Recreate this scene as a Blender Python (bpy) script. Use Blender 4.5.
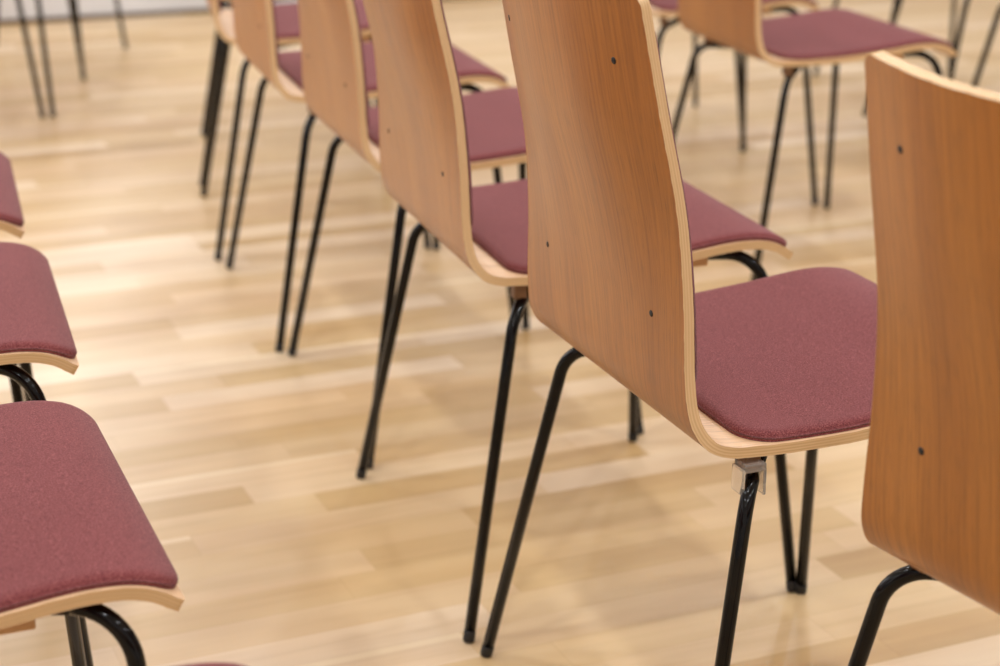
import bpy, math, random
from mathutils import Vector, Matrix

for o in list(bpy.data.objects):
    bpy.data.objects.remove(o, do_unlink=True)
scene = bpy.context.scene
COL = scene.collection

# ------------------------------------------------------------------ camera
CAM = Vector((-0.7514, -1.6551, 1.0979))
HEAD, PITCH, ROLL = 1.2143, -0.3329, 0.0
fw = Vector((math.cos(HEAD)*math.cos(PITCH), math.sin(HEAD)*math.cos(PITCH), math.sin(PITCH)))
rt0 = Vector((math.sin(HEAD), -math.cos(HEAD), 0))
up0 = rt0.cross(fw)
rt = rt0*math.cos(ROLL) + up0*math.sin(ROLL)
up = up0*math.cos(ROLL) - rt0*math.sin(ROLL)
cd = bpy.data.cameras.new('camera')
cam = bpy.data.objects.new('camera', cd)
COL.objects.link(cam)
M = Matrix((rt, up, -fw)).transposed().to_4x4()
M.translation = CAM
cam.matrix_world = M
cd.sensor_fit = 'HORIZONTAL'
cd.sensor_width = 36.0
cd.lens = 65.80
cd.clip_start = 0.05
cd.clip_end = 60
cd.dof.use_dof = True
cd.dof.focus_distance = 1.72
cd.dof.aperture_fstop = 4.8
scene.camera = cam

# ------------------------------------------------------------------ light
scene.view_settings.view_transform = 'Standard'
scene.view_settings.look = 'None'
scene.view_settings.gamma = 1.0
scene.view_settings.use_curve_mapping = False
scene.view_settings.exposure = 0.0

world = bpy.data.worlds.new('world')
scene.world = world
world.use_nodes = True
bg = world.node_tree.nodes['Background']
bg.inputs[0].default_value = (0.95, 1.0, 1.06, 1)
bg.inputs[1].default_value = 0.3

CEIL = 3.3
def ceiling_lamp(x, y, power, size=0.13, col=(0.94, 1.0, 1.07)):
    l = bpy.data.lights.new('ceiling_lamp', 'AREA')
    l.shape = 'DISK'
    l.size = size
    l.energy = power
    l.color = col
    o = bpy.data.objects.new('ceiling_lamp', l)
    COL.objects.link(o)
    o.location = (x, y, CEIL - 0.03)
for ix in range(5):
    for iy in range(5):
        ceiling_lamp(-2.6 + 1.7*ix, -2.6 + 1.7*iy, 13.5)

def unseen_light(loc, rot, sx, sy, power, col):
    l = bpy.data.lights.new('unseen_wall_light', 'AREA')
    l.shape = 'RECTANGLE'
    l.size = sx
    l.size_y = sy
    l.energy = power
    l.color = col
    o = bpy.data.objects.new('unseen_wall_light', l)
    COL.objects.link(o)
    o.location = loc
    o.rotation_euler = rot
# added area light before the far wall, rakes the flanks of the backs
unseen_light((-1.6, 5.05, 1.8), (-math.pi/2, 0, 0), 3.8, 2.0, 55, (0.97, 1.0, 1.03))
# unseen area light along the left-hand wall, no window modelled there
unseen_light((-3.92, 1.6, 1.7), (0, -math.pi/2, 0), 1.6, 5.0, 30, (0.93, 0.96, 1.0))

# ------------------------------------------------------------------ materials
def mat(name):
    m = bpy.data.materials.new(name)
    m.use_nodes = True
    nt = m.node_tree
    b = nt.nodes['Principled BSDF']
    return m, nt, b
def srgb(r, g, b):
    f = lambda c: ((c/255+0.055)/1.055)**2.4 if c/255 > 0.04045 else c/255/12.92
    return (f(r), f(g), f(b), 1)
def N(nt, t, **kw):
    n = nt.nodes.new(t)
    for k, v in kw.items():
        if k.startswith('i_'):
            n.inputs[k[2:]].default_value = v
        else:
            setattr(n, k, v)
    return n
def ramp(nt, src, stops):
    r = nt.nodes.new('ShaderNodeValToRGB')
    el = r.color_ramp.elements
    while len(el) < len(stops):
        el.new(0.5)
    for e, (p, c) in zip(el, stops):
        e.position = p
        e.color = c
    nt.links.new(src, r.inputs[0])
    return r
def math_(nt, op, a, b=None):
    n = nt.nodes.new('ShaderNodeMath')
    n.operation = op
    for i, v in enumerate((a, b)):
        if v is None: continue
        if isinstance(v, (int, float)): n.inputs[i].default_value = v
        else: nt.links.new(v, n.inputs[i])
    return n.outputs[0]
def mixc(nt, fac, a, b, mode='MIX'):
    n = nt.nodes.new('ShaderNodeMix')
    n.data_type = 'RGBA'
    n.blend_type = mode
    for i, v in ((0, fac), (6, a), (7, b)):
        if isinstance(v, (int, float)): n.inputs[i].default_value = v
        elif isinstance(v, tuple): n.inputs[i].default_value = v
        else: nt.links.new(v, n.inputs[i])
    return n.outputs[2]

def veneer(name, dark, mid, light, pores, rough=0.45, coat=0.5):
    """wood veneer whose grain runs along v of the 'grain' uv map (metres)"""
    m, nt, b = mat(name)
    uv = N(nt, 'ShaderNodeUVMap', uv_map='grain')
    oi = N(nt, 'ShaderNodeObjectInfo')
    off = N(nt, 'ShaderNodeCombineXYZ')
    nt.links.new(math_(nt, 'MULTIPLY', oi.outputs['Random'], 37.0), off.inputs[0])
    nt.links.new(math_(nt, 'MULTIPLY', oi.outputs['Random'], 11.0), off.inputs[1])
    add = N(nt, 'ShaderNodeVectorMath', operation='ADD')
    nt.links.new(uv.outputs[0], add.inputs[0])
    nt.links.new(off.outputs[0], add.inputs[1])
    def noise(sx, sy, det, dist=0.0, rgh=0.55):
        mp = N(nt, 'ShaderNodeMapping')
        mp.inputs['Scale'].default_value = (sx, sy, 1)
        nt.links.new(add.outputs[0], mp.inputs[0])
        n = N(nt, 'ShaderNodeTexNoise')
        n.inputs['Scale'].default_value = 1
        n.inputs['Detail'].default_value = det
        n.inputs['Roughness'].default_value = rgh
        n.inputs['Distortion'].default_value = dist
        nt.links.new(mp.outputs[0], n.inputs['Vector'])
        return n.outputs['Fac']
    broad = noise(13, 0.7, 3, 0.2)
    r1 = ramp(nt, broad, [(0.3, dark), (0.5, mid), (0.72, light)])
    fine = noise(300, 6.0, 4, 0.3)
    r2 = ramp(nt, fine, [(0.36, (0.72, 0.67, 0.60, 1)), (0.58, (1.07, 1.07, 1.07, 1))])
    c = mixc(nt, 0.75, r1.outputs[0], r2.outputs[0], 'MULTIPLY')
    por = noise(620, 38.0, 2, 0.0)
    r3 = ramp(nt, por, [(0.30, (pores, pores, pores, 1)), (0.44, (1, 1, 1, 1))])
    c = mixc(nt, 0.8, c, r3.outputs[0], 'MULTIPLY')
    nt.links.new(c, b.inputs['Base Color'])
    b.inputs['Roughness'].default_value = rough
    b.inputs['Coat Weight'].default_value = coat
    b.inputs['Coat Roughness'].default_value = 0.3
    bump = N(nt, 'ShaderNodeBump')
    bump.inputs['Strength'].default_value = 0.12
    bump.inputs['Distance'].default_value = 0.0004
    nt.links.new(por, bump.inputs['Height'])
    nt.links.new(bump.outputs[0], b.inputs['Normal'])
    return m
M_OAK = veneer('oak_veneer', srgb(152, 91, 28), srgb(163, 101, 34), srgb(175, 113, 44), 0.66)
M_INNER = veneer('pale_veneer', srgb(226, 184, 142), srgb(234, 194, 153), srgb(240, 204, 165), 0.9)

def ply_edge():
    m, nt, b = mat('plywood_edge')
    uv = N(nt, 'ShaderNodeUVMap', uv_map='grain')
    sep = N(nt, 'ShaderNodeSeparateXYZ')
    nt.links.new(uv.outputs[0], sep.inputs[0])
    # v runs 0..1 through the thickness, u along the edge in metres
    mp = N(nt, 'ShaderNodeCombineXYZ')
    nt.links.new(math_(nt, 'MULTIPLY', sep.outputs[0], 9.0), mp.inputs[0])
    nt.links.new(math_(nt, 'MULTIPLY', sep.outputs[1], 5.0), mp.inputs[1])
    n = N(nt, 'ShaderNodeTexNoise')
    n.inputs['Scale'].default_value = 1.5
    n.inputs['Detail'].default_value = 3
    nt.links.new(mp.outputs[0], n.inputs['Vector'])
    v = math_(nt, 'ADD', sep.outputs[1], math_(nt, 'MULTIPLY', n.outputs['Fac'], 0.05))
    w = math_(nt, 'SINE', math_(nt, 'MULTIPLY', v, 2*math.pi*3.5))
    r = ramp(nt, math_(nt, 'ADD', math_(nt, 'MULTIPLY', w, 0.5), 0.5),
             [(0.0, srgb(208, 168, 120)), (0.5, srgb(215, 178, 131)), (1.0, srgb(220, 185, 140))])
    r2 = ramp(nt, n.outputs['Fac'], [(0.35, (0.88, 0.86, 0.82, 1)), (0.6, (1, 1, 1, 1))])
    nt.links.new(mixc(nt, 0.7, r.outputs[0], r2.outputs[0], 'MULTIPLY'), b.inputs['Base Color'])
    b.inputs['Roughness'].default_value = 0.42
    return m
M_EDGE = ply_edge()

def fabric():
    m, nt, b = mat('mauve_fabric')
    tc = N(nt, 'ShaderNodeTexCoord')
    n1 = N(nt, 'ShaderNodeTexNoise')
    n1.inputs['Scale'].default_value = 820
    n1.inputs['Detail'].default_value = 2
    nt.links.new(tc.outputs['Object'], n1.inputs['Vector'])
    n2 = N(nt, 'ShaderNodeTexNoise')
    n2.inputs['Scale'].default_value = 9
    n2.inputs['Detail'].default_value = 4
    nt.links.new(tc.outputs['Object'], n2.inputs['Vector'])
    r1 = ramp(nt, n1.outputs['Fac'], [(0.3, srgb(90, 40, 40)), (0.5, srgb(117, 57, 57)), (0.72, srgb(152, 90, 87))])
    r2 = ramp(nt, n2.outputs['Fac'], [(0.3, (0.93, 0.92, 0.92, 1)), (0.7, (1.04, 1.04, 1.05, 1))])
    nt.links.new(mixc(nt, 0.8, r1.outputs[0], r2.outputs[0], 'MULTIPLY'), b.inputs['Base Color'])
    b.inputs['Roughness'].default_value = 0.9
    b.inputs['Sheen Weight'].default_value = 0.2
    b.inputs['Sheen Roughness'].default_value = 0.4
    b.inputs['Sheen Tint'].default_value = (0.9, 0.75, 0.8, 1)
    b.inputs['Specular IOR Level'].default_value = 0.2
    bump = N(nt, 'ShaderNodeBump')
    bump.inputs['Strength'].default_value = 0.5
    bump.inputs['Distance'].default_value = 0.0006
    nt.links.new(n1.outputs['Fac'], bump.inputs['Height'])
    nt.links.new(bump.outputs[0], b.inputs['Normal'])
    return m
M_FAB = fabric()

def simple(name, col, rough, metal=0.0, coat=0.0, noise=0.0):
    m, nt, b = mat(name)
    b.inputs['Base Color'].default_value = col
    b.inputs['Roughness'].default_value = rough
    b.inputs['Metallic'].default_value = metal
    b.inputs['Coat Weight'].default_value = coat
    b.inputs['Coat Roughness'].default_value = 0.08
    if noise:
        tc = N(nt, 'ShaderNodeTexCoord')
        n = N(nt, 'ShaderNodeTexNoise')
        n.inputs['Scale'].default_value = noise
        nt.links.new(tc.outputs['Object'], n.inputs['Vector'])
        r = ramp(nt, n.outputs['Fac'], [(0.3, tuple(c*0.85 for c in col[:3])+(1,)), (0.7, col)])
        nt.links.new(r.outputs[0], b.inputs['Base Color'])
    return m
M_TUBE = simple('black_gloss_lacquer', (0.0025, 0.0018, 0.002, 1), 0.10, 0.0, 0.0, 40)
M_TUBE.node_tree.nodes['Principled BSDF'].inputs['Specular IOR Level'].default_value = 0.24
M_CAP = simple('black_rubber', (0.012, 0.010, 0.010, 1), 0.6, 0, 0, 60)
M_SCREW = simple('blackened_steel', (0.006, 0.005, 0.005, 1), 0.6, 0.0, 0, 90)
M_BLOCK = simple('beech_block', srgb(205, 158, 108), 0.5, 0, 0, 30)
M_RAISER = simple('dark_brown_block', srgb(122, 84, 52), 0.5, 0, 0, 30)
M_WALL = simple('white_wall_paint', srgb(226, 224, 224), 0.7, 0, 0, 3)
M_CEIL = simple('ceiling_paint', srgb(236, 232, 226), 0.8, 0, 0, 2)
M_SKIRT = simple('skirting_gap_strip', srgb(96, 74, 50), 0.5, 0, 0, 8)
def clear_plastic():
    m, nt, b = mat('clear_plastic')
    b.inputs['Base Color'].default_value = (0.96, 0.9, 0.82, 1)
    b.inputs['Roughness'].default_value = 0.18
    b.inputs['IOR'].default_value = 1.35
    b.inputs['Transmission Weight'].default_value = 0.85
    return m
M_CLEAR = clear_plastic()

def parquet():
    m, nt, b = mat('oak_strip_parquet')
    tc = N(nt, 'ShaderNodeTexCoord')
    sep = N(nt, 'ShaderNodeSeparateXYZ')
    rot = N(nt, 'ShaderNodeMapping')
    rot.inputs['Rotation'].default_value = (0, 0, math.radians(-3.0))
    nt.links.new(tc.outputs['Object'], rot.inputs[0])
    nt.links.new(rot.outputs[0], sep.inputs[0])
    W_, L_ = 0.068, 0.52
    yy = math_(nt, 'DIVIDE', sep.outputs[1], W_)
    row = math_(nt, 'FLOOR', yy)
    wn = N(nt, 'ShaderNodeTexWhiteNoise', noise_dimensions='1D')
    nt.links.new(row, wn.inputs['W'])
    xx = math_(nt, 'ADD', math_(nt, 'DIVIDE', sep.outputs[0], L_), math_(nt, 'MULTIPLY', wn.outputs['Value'], 9.0))
    cell = math_(nt, 'FLOOR', xx)
    cmb = N(nt, 'ShaderNodeCombineXYZ')
    nt.links.new(row, cmb.inputs[0])
    nt.links.new(cell, cmb.inputs[1])
    wn2 = N(nt, 'ShaderNodeTexWhiteNoise', noise_dimensions='2D')
    nt.links.new(cmb.outputs[0], wn2.inputs['Vector'])
    tone = ramp(nt, wn2.outputs['Value'], [(0.0, srgb(194, 160, 110)), (0.25, srgb(206, 175, 127)),
                (0.6, srgb(212, 182, 139)), (0.85, srgb(219, 191, 153)), (1.0, srgb(229, 206, 176))])
    # grain within each strip
    sepc = N(nt, 'ShaderNodeSeparateColor')
    nt.links.new(wn2.outputs['Color'], sepc.inputs[0])
    gv = N(nt, 'ShaderNodeCombineXYZ')
    nt.links.new(math_(nt, 'ADD', math_(nt, 'MULTIPLY', sep.outputs[0], 2.2), math_(nt, 'MULTIPLY', sepc.outputs[0], 40)), gv.inputs[0])
    nt.links.new(math_(nt, 'ADD', math_(nt, 'MULTIPLY', sep.outputs[1], 32.0), math_(nt, 'MULTIPLY', sepc.outputs[1], 40)), gv.inputs[1])
    gn = N(nt, 'ShaderNodeTexNoise')
    gn.inputs['Scale'].default_value = 1.0
    gn.inputs['Detail'].default_value = 5
    gn.inputs['Distortion'].default_value = 0.8
    nt.links.new(gv.outputs[0], gn.inputs['Vector'])
    gr = ramp(nt, gn.outputs['Fac'], [(0.28, (0.84, 0.79, 0.70, 1)), (0.5, (0.98, 0.97, 0.95, 1)), (0.72, (1.05, 1.05, 1.05, 1))])
    c = mixc(nt, 0.65, tone.outputs[0], gr.outputs[0], 'MULTIPLY')
    # narrow pale sapwood along the edge of some strips
    sap = math_(nt, 'MULTIPLY', math_(nt, 'GREATER_THAN', sepc.outputs[2], 0.92), math_(nt, 'GREATER_THAN', math_(nt, 'FRACT', yy), 0.80))
    c = mixc(nt, math_(nt, 'MULTIPLY', sap, 0.75), c, srgb(233, 212, 178))
    # broad honey-brown patches
    bv = N(nt, 'ShaderNodeMapping')
    bv.inputs['Scale'].default_value = (1.6, 5.0, 1)
    nt.links.new(tc.outputs['Object'], bv.inputs[0])
    bn = N(nt, 'ShaderNodeTexNoise')
    bn.inputs['Scale'].default_value = 1.0
    bn.inputs['Detail'].default_value = 2
    nt.links.new(bv.outputs[0], bn.inputs['Vector'])
    br = ramp(nt, bn.outputs['Fac'], [(0.36, (0.86, 0.77, 0.66, 1)), (0.58, (1, 1, 1, 1))])
    c = mixc(nt, 0.7, c, br.outputs[0], 'MULTIPLY')
    # thin seams
    fy = math_(nt, 'FRACT', yy)
    fx = math_(nt, 'FRACT', xx)
    ey = math_(nt, 'MINIMUM', fy, math_(nt, 'SUBTRACT', 1.0, fy))
    ex = math_(nt, 'MULTIPLY', math_(nt, 'MINIMUM', fx, math_(nt, 'SUBTRACT', 1.0, fx)), L_/W_)
    e = math_(nt, 'MINIMUM', ey, ex)
    sm = ramp(nt, e, [(0.0, (0.80, 0.72, 0.62, 1)), (0.014, (1, 1, 1, 1))])
    c = mixc(nt, 0.7, c, sm.outputs[0], 'MULTIPLY')
    nt.links.new(c, b.inputs['Base Color'])
    b.inputs['Roughness'].default_value = 0.38
    b.inputs['Coat Weight'].default_value = 0.15
    b.inputs['Coat Roughness'].default_value = 0.25
    return m
M_FLOOR = parquet()

# ------------------------------------------------------------------ mesh helpers
def mesh_obj(name, verts, faces, mats, parent=None, midx=None, uvs=None, smooth=True):
    me = bpy.data.meshes.new(name)
    me.from_pydata([tuple(v) for v in verts], [], faces)
    for m_ in mats:
        me.materials.append(m_)
    if midx:
        for p, i in zip(me.polygons, midx):
            p.material_index = i
    if uvs:
        l = me.uv_layers.new(name='grain')
        k = 0
        for f in uvs:
            for uv in f:
                l.data[k].uv = uv
                k += 1
    if smooth:
        for p in me.polygons:
            p.use_smooth = True
    me.update()
    o = bpy.data.objects.new(name, me)
    COL.objects.link(o)
    if parent:
        o.parent = parent
    return o

def box(name, lo, hi, m, parent=None, bevel=0.0):
    x0, y0, z0 = lo
    x1, y1, z1 = hi
    v = [(x0,y0,z0),(x1,y0,z0),(x1,y1,z0),(x0,y1,z0),(x0,y0,z1),(x1,y0,z1),(x1,y1,z1),(x0,y1,z1)]
    f = [(0,3,2,1),(4,5,6,7),(0,1,5,4),(1,2,6,5),(2,3,7,6),(3,0,4,7)]
    o = mesh_obj(name, v, f, [m], parent, smooth=False)
    if bevel:
        b = o.modifiers.new('bevel', 'BEVEL')
        b.width = bevel
        b.segments = 3
    return o

def fillet(points, radii, n=10):
    """polyline with rounded corners"""
    out = [Vector(points[0])]
    for i in range(1, len(points)-1):
        a, b, c = map(Vector, points[i-1:i+2])
        d0 = (a-b).normalized()
        d1 = (c-b).normalized()
        ang = d0.angle(d1)
        t = radii[i-1]/math.tan(ang/2)
        t = min(t, (a-b).length*0.49 if i > 1 else (a-b).length*0.9, (c-b).length*0.49 if i < len(points)-2 else (c-b).length*0.9)
        r = t*math.tan(ang/2)
        ctr = b + (d0+d1).normalized()*(r/math.sin(ang/2))
        p0 = b + d0*t
        p1 = b + d1*t
        u = (p0-ctr)
        w = (p1-ctr)
        tot = u.angle(w)
        for k in range(n+1):
            s = k/n
            v = (u*math.sin((1-s)*tot) + w*math.sin(s*tot))/math.sin(tot)
            out.append(ctr+v)
    out.append(Vector(points[-1]))
    return out

def sweep(name, path, rad, m, parent=None, seg=20, cap_round=False):
    verts, faces = [], []
    t = (path[1]-path[0]).normalized()
    nrm = t.orthogonal().normalized()
    n = len(path)
    for i, p in enumerate(path):
        if i == 0: t2 = (path[1]-path[0]).normalized()
        elif i == n-1: t2 = (path[-1]-path[-2]).normalized()
        else: t2 = ((path[i+1]-p).normalized() + (p-path[i-1]).normalized()).normalized()
        nrm = (nrm - t2*nrm.dot(t2)).normalized()
        bi = t2.cross(nrm)
        r = rad(i) if callable(rad) else rad
        for k in range(seg):
            a = 2*math.pi*k/seg
            verts.append(p + (nrm*math.cos(a) + bi*math.sin(a))*r)
    for i in range(n-1):
        for k in range(seg):
            a = i*seg+k
            b = i*seg+(k+1) % seg
            faces.append((a, b, b+seg, a+seg))
    faces.append(tuple(reversed(range(seg))))
    faces.append(tuple(range((n-1)*seg, n*seg)))
    return mesh_obj(name, verts, faces, [m], parent)

# ------------------------------------------------------------------ the chair
# side profile of the underside / rear of the bent plywood shell (x forward, z up), metres
PROF = [(-.0665,.8608),(-.0480,.7647),(-.0285,.6673),(-.0216,.5849),(-.0196,.5046),(-.0125,.4641),
        (.0095,.4391),(.0532,.4333),(.1494,.4345),(.2526,.4424),(.3330,.4508),(.3791,.4469),(.4088,.4303)]
WID = [(0,.3372),(3,.3649),(6,.399),(8,.4175),(12,.4085)]
TH = 0.0105

def catmull(c, n=16):
    c = [Vector((p[0], 0, p[1])) for p in c]
    c = [c[0]*2-c[1]] + c + [c[-1]*2-c[-2]]
    out = []
    for i in range(1, len(c)-2):
        p0, p1, p2, p3 = c[i-1:i+3]
        for k in range(n):
            t = k/n
            out.append(((i-1)+t, .5*((2*p1)+(p2-p0)*t+(2*p0-5*p1+4*p2-p3)*t*t+(3*p1-p0-3*p2+p3)*t**3)))
    out.append((len(c)-3, c[-2]))
    return out
_c = catmull(PROF)
_s = [0.0]
for i in range(1, len(_c)):
    _s.append(_s[-1] + (_c[i][1]-_c[i-1][1]).length)
LEN = _s[-1]
def lerp_tab(tab, x):
    if x <= tab[0][0]: return tab[0][1]
    for (a, va), (b, vb) in zip(tab, tab[1:]):
        if x <= b:
            return va + (vb-va)*(x-a)/(b-a)
    return tab[-1][1]
_tabP = [(_s[i], _c[i][1]) for i in range(len(_c))]
_tabI = [(_s[i], _c[i][0]) for i in range(len(_c))]
def pt(s): return lerp_tab(_tabP, s)
def smoothstep(x):
    x = max(0, min(1, x))
    return x*x*(3-2*x)
def nrm_at(s):
    a, b = pt(max(0, s-.004)), pt(min(LEN, s+.004))
    t = (b-a).normalized()
    return Vector((-t.z, 0, t.x))        # towards the sitter
def base_w(s): return lerp_tab(WID, lerp_tab(_tabI, s))/2
S_BEND = _s[int(16*4.6)]
def sag(s):                               # how far the middle of the back bellies rearwards
    return 0.026*smoothstep((S_BEND-s)/0.27)
def _sl(k):                               # sideways slope of the back: flat middle, turned-in flanks
    return smoothstep(k/.92)
_G = [0.0]
for _i in range(200):
    _G.append(_G[-1] + _sl((_i+.5)/200)/200)
def bulge(k):
    f = k*200
    i = min(199, int(f))
    return (_G[i] + (_G[i+1]-_G[i])*(f-i))/_G[200]
def surf(s, y, h):
    """point at arc length s, sideways y, height h above the outer face"""
    w = base_w(s)
    k = min(1.0, abs(y)/w)
    n = nrm_at(s)
    # lateral tilt of the normal from the concave back
    d = sag(s)
    base = pt(s) - n*(d*(1-bulge(k)))
    slope = d*_sl(k)/_G[200]/w*(1 if y > 0 else -1)
    nn = (n - Vector((0, slope, 0))).normalized()
    p = base + Vector((0, y, 0)) + nn*h
    return p

def dense(a, b, n, r, m):
    """n steps from a to b with m extra steps inside r of each end"""
    out = [a + r*(1-math.cos(math.pi/2*i/m)) for i in range(m)]
    out += [a + r + (b-a-2*r)*i/n for i in range(n+1)]
    out += [b - r*(1-math.cos(math.pi/2*i/m)) for i in range(m-1, -1, -1)]
    return out

def halfw(s, s0, s1, inset, r0, r1):
    w = base_w(s) - inset
    if s - s0 < r0:
        q = r0-(s-s0)
        w -= r0 - math.sqrt(max(0, r0*r0-q*q))
    if s1 - s < r1:
        q = r1-(s1-s)
        w -= r1 - math.sqrt(max(0, r1*r1-q*q))
    return w

def make_shell(parent):
    ss = dense(0, LEN, 110, 0.018, 8)
    tc = [-1+2*i/32 for i in range(33)]
    nt_ = len(tc)
    verts, uvs_v = [], []
    for layer in (0, 1):
        for s in ss:
            hw = halfw(s, 0, LEN, 0, 0.010, 0.004)
            for t in tc:
                verts.append(surf(s, t*hw, TH*layer))
                uvs_v.append((t*hw, s))
    NL = len(ss)*nt_
    faces, mi, uvs = [], [], []
    for i in range(len(ss)-1):
        for j in range(nt_-1):
            a, b, c, d = i*nt_+j, i*nt_+j+1, (i+1)*nt_+j+1, (i+1)*nt_+j
            faces.append((a, d, c, b)); mi.append(0); uvs.append([uvs_v[k] for k in (a, d, c, b)])
            a, b, c, d = a+NL, b+NL, c+NL, d+NL
            faces.append((a, b, c, d)); mi.append(1); uvs.append([uvs_v[k] for k in (a, b, c, d)])
    def rim(idx, flip):
        acc = 0
        for a, b in zip(idx, idx[1:]):
            l = (verts[b]-verts[a]).length
            f = (a, b, b+NL, a+NL)
            u = [(acc, 0), (acc+l, 0), (acc+l, 1), (acc, 1)]
            if flip: f = f[::-1]; u = u[::-1]
            faces.append(f); mi.append(2); uvs.append(u)
            acc += l
    rim([i*nt_ for i in range(len(ss))], False)
    rim([i*nt_+nt_-1 for i in range(len(ss))], True)
    rim(list(range(nt_)), True)
    rim([(len(ss)-1)*nt_+j for j in range(nt_)], False)
    o = mesh_obj('plywood_shell', verts, faces, [M_OAK, M_INNER, M_EDGE], parent, mi, uvs)
    b = o.modifiers.new('bevel', 'BEVEL')
    b.width = 0.0012
    b.segments = 2
    b.limit_method = 'ANGLE'
    b.angle_limit = math.radians(50)
    b.harden_normals = True
    return o

def make_pad(name, s0, s1, inset, r0, r1, th, er, parent):
    ss = dense(s0, s1, 40, max(r0, r1), 9)
    tn = [-1, -.995, -.985, -.965, -.93, -.88] + [-.8+1.6*i/20 for i in range(21)] + [.88, .93, .965, .985, .995, 1]
    nt_ = len(tn)
    verts = []
    for layer in (0, 1):
        for s in ss:
            hw = halfw(s, s0, s1, inset, r0, r1)
            for t in tn:
                y = t*hw
                if layer:
                    d = min(hw-abs(y), s-s0, s1-s)
                    # rounded corners: distance to the corner arc
                    wfull = base_w(s)-inset
                    for (e, r) in ((s-s0, r0), (s1-s, r1)):
                        if e < r and wfull-abs(y) < r:
                            d = min(d, r - math.hypot(r-e, r-(wfull-abs(y))))
                    q = max(0.0, min(d/er, 1.0))
                    h = TH + 0.0006 + (th*0.35 if d > -1 else 0) + th*0.65*math.sqrt(1-(1-q)**2)
                else:
                    h = TH + 0.0003
                verts.append(surf(s, y, h))
    NL = len(ss)*nt_
    faces = []
    for i in range(len(ss)-1):
        for j in range(nt_-1):
            a, b, c, d = i*nt_+j, i*nt_+j+1, (i+1)*nt_+j+1, (i+1)*nt_+j
            faces.append((a, d, c, b))
            faces.append((a+NL, b+NL, c+NL, d+NL))
    def rim(idx, flip):
        for a, b in zip(idx, idx[1:]):
            f = (a, b, b+NL, a+NL)
            faces.append(f[::-1] if flip else f)
    rim([i*nt_ for i in range(len(ss))], False)
    rim([i*nt_+nt_-1 for i in range(len(ss))], True)
    rim(list(range(nt_)), True)
    rim([(len(ss)-1)*nt_+j for j in range(nt_)], False)
    return mesh_obj(name, verts, faces, [M_FAB], parent)

def s_at_z(z):                            # back portion: arc length at height z
    return next(s for s, p in _tabP if p.z <= z)
def s_at_x(x):                            # seat portion
    return next(s for s, p in _tabP if s > S_BEND and p.x >= x)

TR = 0.0073
def side_frame(root, sg):
    fr = Vector((-.0380, .2648*sg, .012))
    rt_ = Vector((.0375, .2116*sg, .4014))
    d = (rt_-fr).normalized()
    c1 = fr + d*((.4075-fr.z)/d.z)
    ff = Vector((.4010, .2695*sg, .012))
    ft = Vector((.3712, .2104*sg, .4029))
    d = (ft-ff).normalized()
    c3 = ff + d*((.4435-ff.z)/d.z)
    m1 = Vector((.125, .098*sg, .4160))
    m2 = Vector((.225, .112*sg, .4290))
    path = fillet([fr, c1, m1, m2, c3, ff], [.046, .07, .15, .048])
    # split: rear leg with its bend, rail, front leg with its bend
    i1, i2 = 12, 34
    sweep('leg', path[:i1], TR, M_TUBE, root)
    sweep('frame_rail', [path[i1-1]] + path[i1:i2+1], TR, M_TUBE, root)
    sweep('leg', path[i2:], TR, M_TUBE, root)
    for base, nxt in ((fr, c1), (ff, c3)):
        dd = (nxt-base).normalized()
        p = base - dd*(.0105/dd.z)
        leg = [c for c in root.children if c.name.startswith('leg')][-2 if base is fr else -1]
        prof = [(-.0002, .0068), (.002, .0075), (.012, .0076), (.014, .0073)]
        pts = [p + dd*z for z, _ in prof]
        sweep('foot_cap', pts, lambda i: prof[i][1], M_CAP, leg)

def make_clip(parent, sg):
    """clear plastic row-linking saddle over the rear tube bend"""
    c = Vector((.047, .196*sg, .4165))
    verts, faces = [], []
    def bx(lo, hi):
        n = len(verts)
        x0, y0, z0 = lo; x1, y1, z1 = hi
        verts.extend(Vector(v) + c for v in [(x0,y0,z0),(x1,y0,z0),(x1,y1,z0),(x0,y1,z0),(x0,y0,z1),(x1,y0,z1),(x1,y1,z1),(x0,y1,z1)])
        faces.extend(tuple(n+i for i in f) for f in [(0,3,2,1),(4,5,6,7),(0,1,5,4),(1,2,6,5),(2,3,7,6),(3,0,4,7)])
    bx((-.0100, -.012, .0030), (.0115, .012, .0110))     # bridge above the tube
    bx((-.0130, -.011, -.020), (-.0100, .011, .0060)) # rear cheek
    bx((.0095, -.011, -.022), (.0125, .011, .0060))   # front cheek
    o = mesh_obj('linking_clip', verts, faces, [M_CLEAR], parent, smooth=False)
    b = o.modifiers.new('bevel', 'BEVEL'); b.width = .0012; b.segments = 2
    return o

def make_chair():
    root = bpy.data.objects.new('stacking_chair', None)
    root.empty_display_size = 0.1
    COL.objects.link(root)
    make_shell(root)
    make_pad('seat_pad', s_at_x(.040), LEN-.0015, .0045, .036, .030, .0085, .008, root)
    make_pad('back_pad', .012, s_at_z(.492), .0035, .030, .030, .0065, .006, root)
    for z in (.8010, .5605):
        for y in (-.1235, .1235):
            s = s_at_z(z)
            p = surf(s, y, 0)
            q = surf(s, y, .002)
            n = (p-q).normalized()
            prof = [(-.001, .0033), (.0002, .0033), (.0006, .0028), (.0007, .0015)]
            sweep('screw', [p + n*a for a, _ in prof], lambda i: prof[i][1], M_SCREW, root, 16)
    side_frame(root, -1)
    side_frame(root, 1)
    for sg in (-1, 1):
        box('spacer_block', (.044, .186*sg-.008, .4130), (.060, .186*sg+.008, .4325), M_RAISER, root, .0015)
        b = box('spacer_block', (.264, .178*sg-.011, .4295), (.302, .178*sg+.011, .4465), M_BLOCK, root, .002)
    return root

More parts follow.
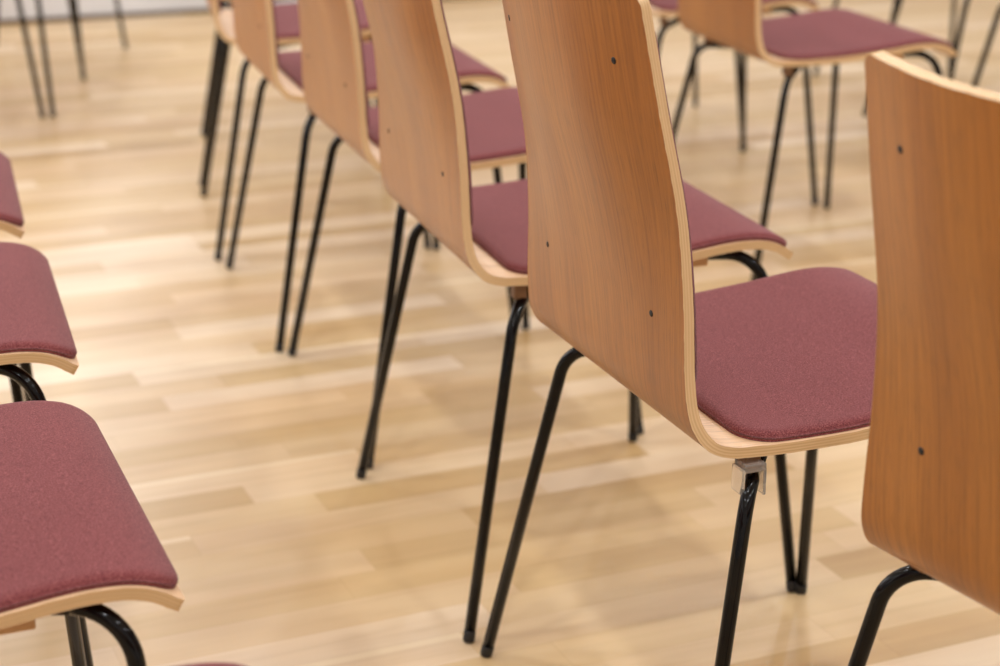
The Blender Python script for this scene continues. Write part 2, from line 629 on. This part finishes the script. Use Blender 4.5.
proto = make_chair()
def copy_tree(o, parent=None):
    c = o.copy()
    COL.objects.link(c)
    c.parent = parent
    for ch in list(o.children):
        if ch.name != o.name:
            copy_tree(ch, c)
    return c

G1 = 'chairs of the middle row'
G2 = 'chairs of the left row'
G3 = 'chairs of the right back row'
G4 = 'chairs of the farthest right row'
CH = [
 (0.0435,-0.6794,0.1814, 'chair cut off by the right edge, its brown wooden back nearest the viewer', G1),
 (-.0335,-.0652,.0199, 'large wooden-backed chair in the centre foreground with its mauve seat pad fully in view', G1),
 (-.0385,.5050,-.0322, 'wooden-backed chair directly behind the central foreground chair', G1),
 (-0.0007,1.0675,-0.0313, 'second wooden back behind the big central one, going up the middle row', G1),
 (0.005,1.6257,-0.0511, 'third wooden back behind the big central one, a narrow blurred strip', G1),
 (.048,2.215,-.15, 'leftmost blurred wooden shell cut by the top edge, farthest shell in view', G1),
 (.160,2.825,-.22, 'middle row chair cut by the top edge, black legs left of the last wooden shell', G1),
 (.282,3.37,-.24, 'farthest middle row chair, one faint blurred leg behind the thick black pair', G1),
 (-0.9565,-0.1888,0.031, 'lower left corner chair with mauve seat and black front leg curving down', G2),
 (-.9423,.4036,-.0414, 'left edge chair with mauve seat, just behind the lower left corner chair', G2),
 (-0.9308,0.9548,-0.0579, 'left edge chair showing only a small corner of mauve seat', G2),
 (-.912,-.741,.03, 'chair at the bottom edge showing only a sliver of its seat pad', G2),
 (-0.672, 3.392, -0.40, 'left row chair with the leftmost blurred black legs at the top left', G2),
 (-.472,3.860,-.302, 'left row chair between the thick leg pair and the thin leg at top left', G2),
 (-0.275,4.4,-0.4, 'left row chair farthest back, a single thin leg before the white wall', G2),
 (0.9496,1.6257,-0.0438, 'blurred wooden-backed chair at upper right with its whole mauve seat showing', G3),
 (1.0010,2.2455,-.17, 'blurred chair mostly hidden behind the upper right wooden-backed chair', G3),
 (1.1221,2.8116,-0.2258, 'far blurred chair of the upper right row, only black legs showing', G3),
 (1.92,1.915,-.05, 'chair at the top right corner, its black rear leg curving in from the edge', G4),
 (1.945,2.44,-.22, 'farthest right row chair next to the top right corner, a looped leg showing', G4),
 (2.11,3.00,-.20, 'farthest right row chair with thin legs above the upper right mauve seat', G4),
]
extra = []
for i, (x, y, a, lab, grp) in enumerate(CH + extra):
    r = proto if i == 0 else copy_tree(proto)
    r.location = (x, y, 0)
    r.rotation_euler = (0, 0, a)
    r['label'] = lab
    r['category'] = 'chair'
    r['group'] = grp
    if i == 1:
        make_clip(r, -1)

# ------------------------------------------------------------------ the room
def struct(o):
    o['kind'] = 'structure'
    return o
X0, X1, Y0, Y1 = -4.0, 6.5, -4.0, 5.13
struct(box('floor', (X0, Y0, -.05), (X1, Y1, 0), M_FLOOR))
struct(box('ceiling', (X0, Y0, CEIL), (X1, Y1, CEIL+.1), M_CEIL))
struct(box('wall_back', (X0, Y1, 0), (X1, Y1+.1, CEIL), M_WALL))
struct(box('wall_front', (X0, Y0-.1, 0), (X1, Y0, CEIL), M_WALL))
struct(box('wall_left', (X0-.1, Y0, 0), (X0, Y1, CEIL), M_WALL))
struct(box('wall_right', (X1, Y0, 0), (X1+.1, Y1, CEIL), M_WALL))
struct(box('baseboard_back', (X0, Y1-.012, 0), (X1, Y1, .016), M_SKIRT))
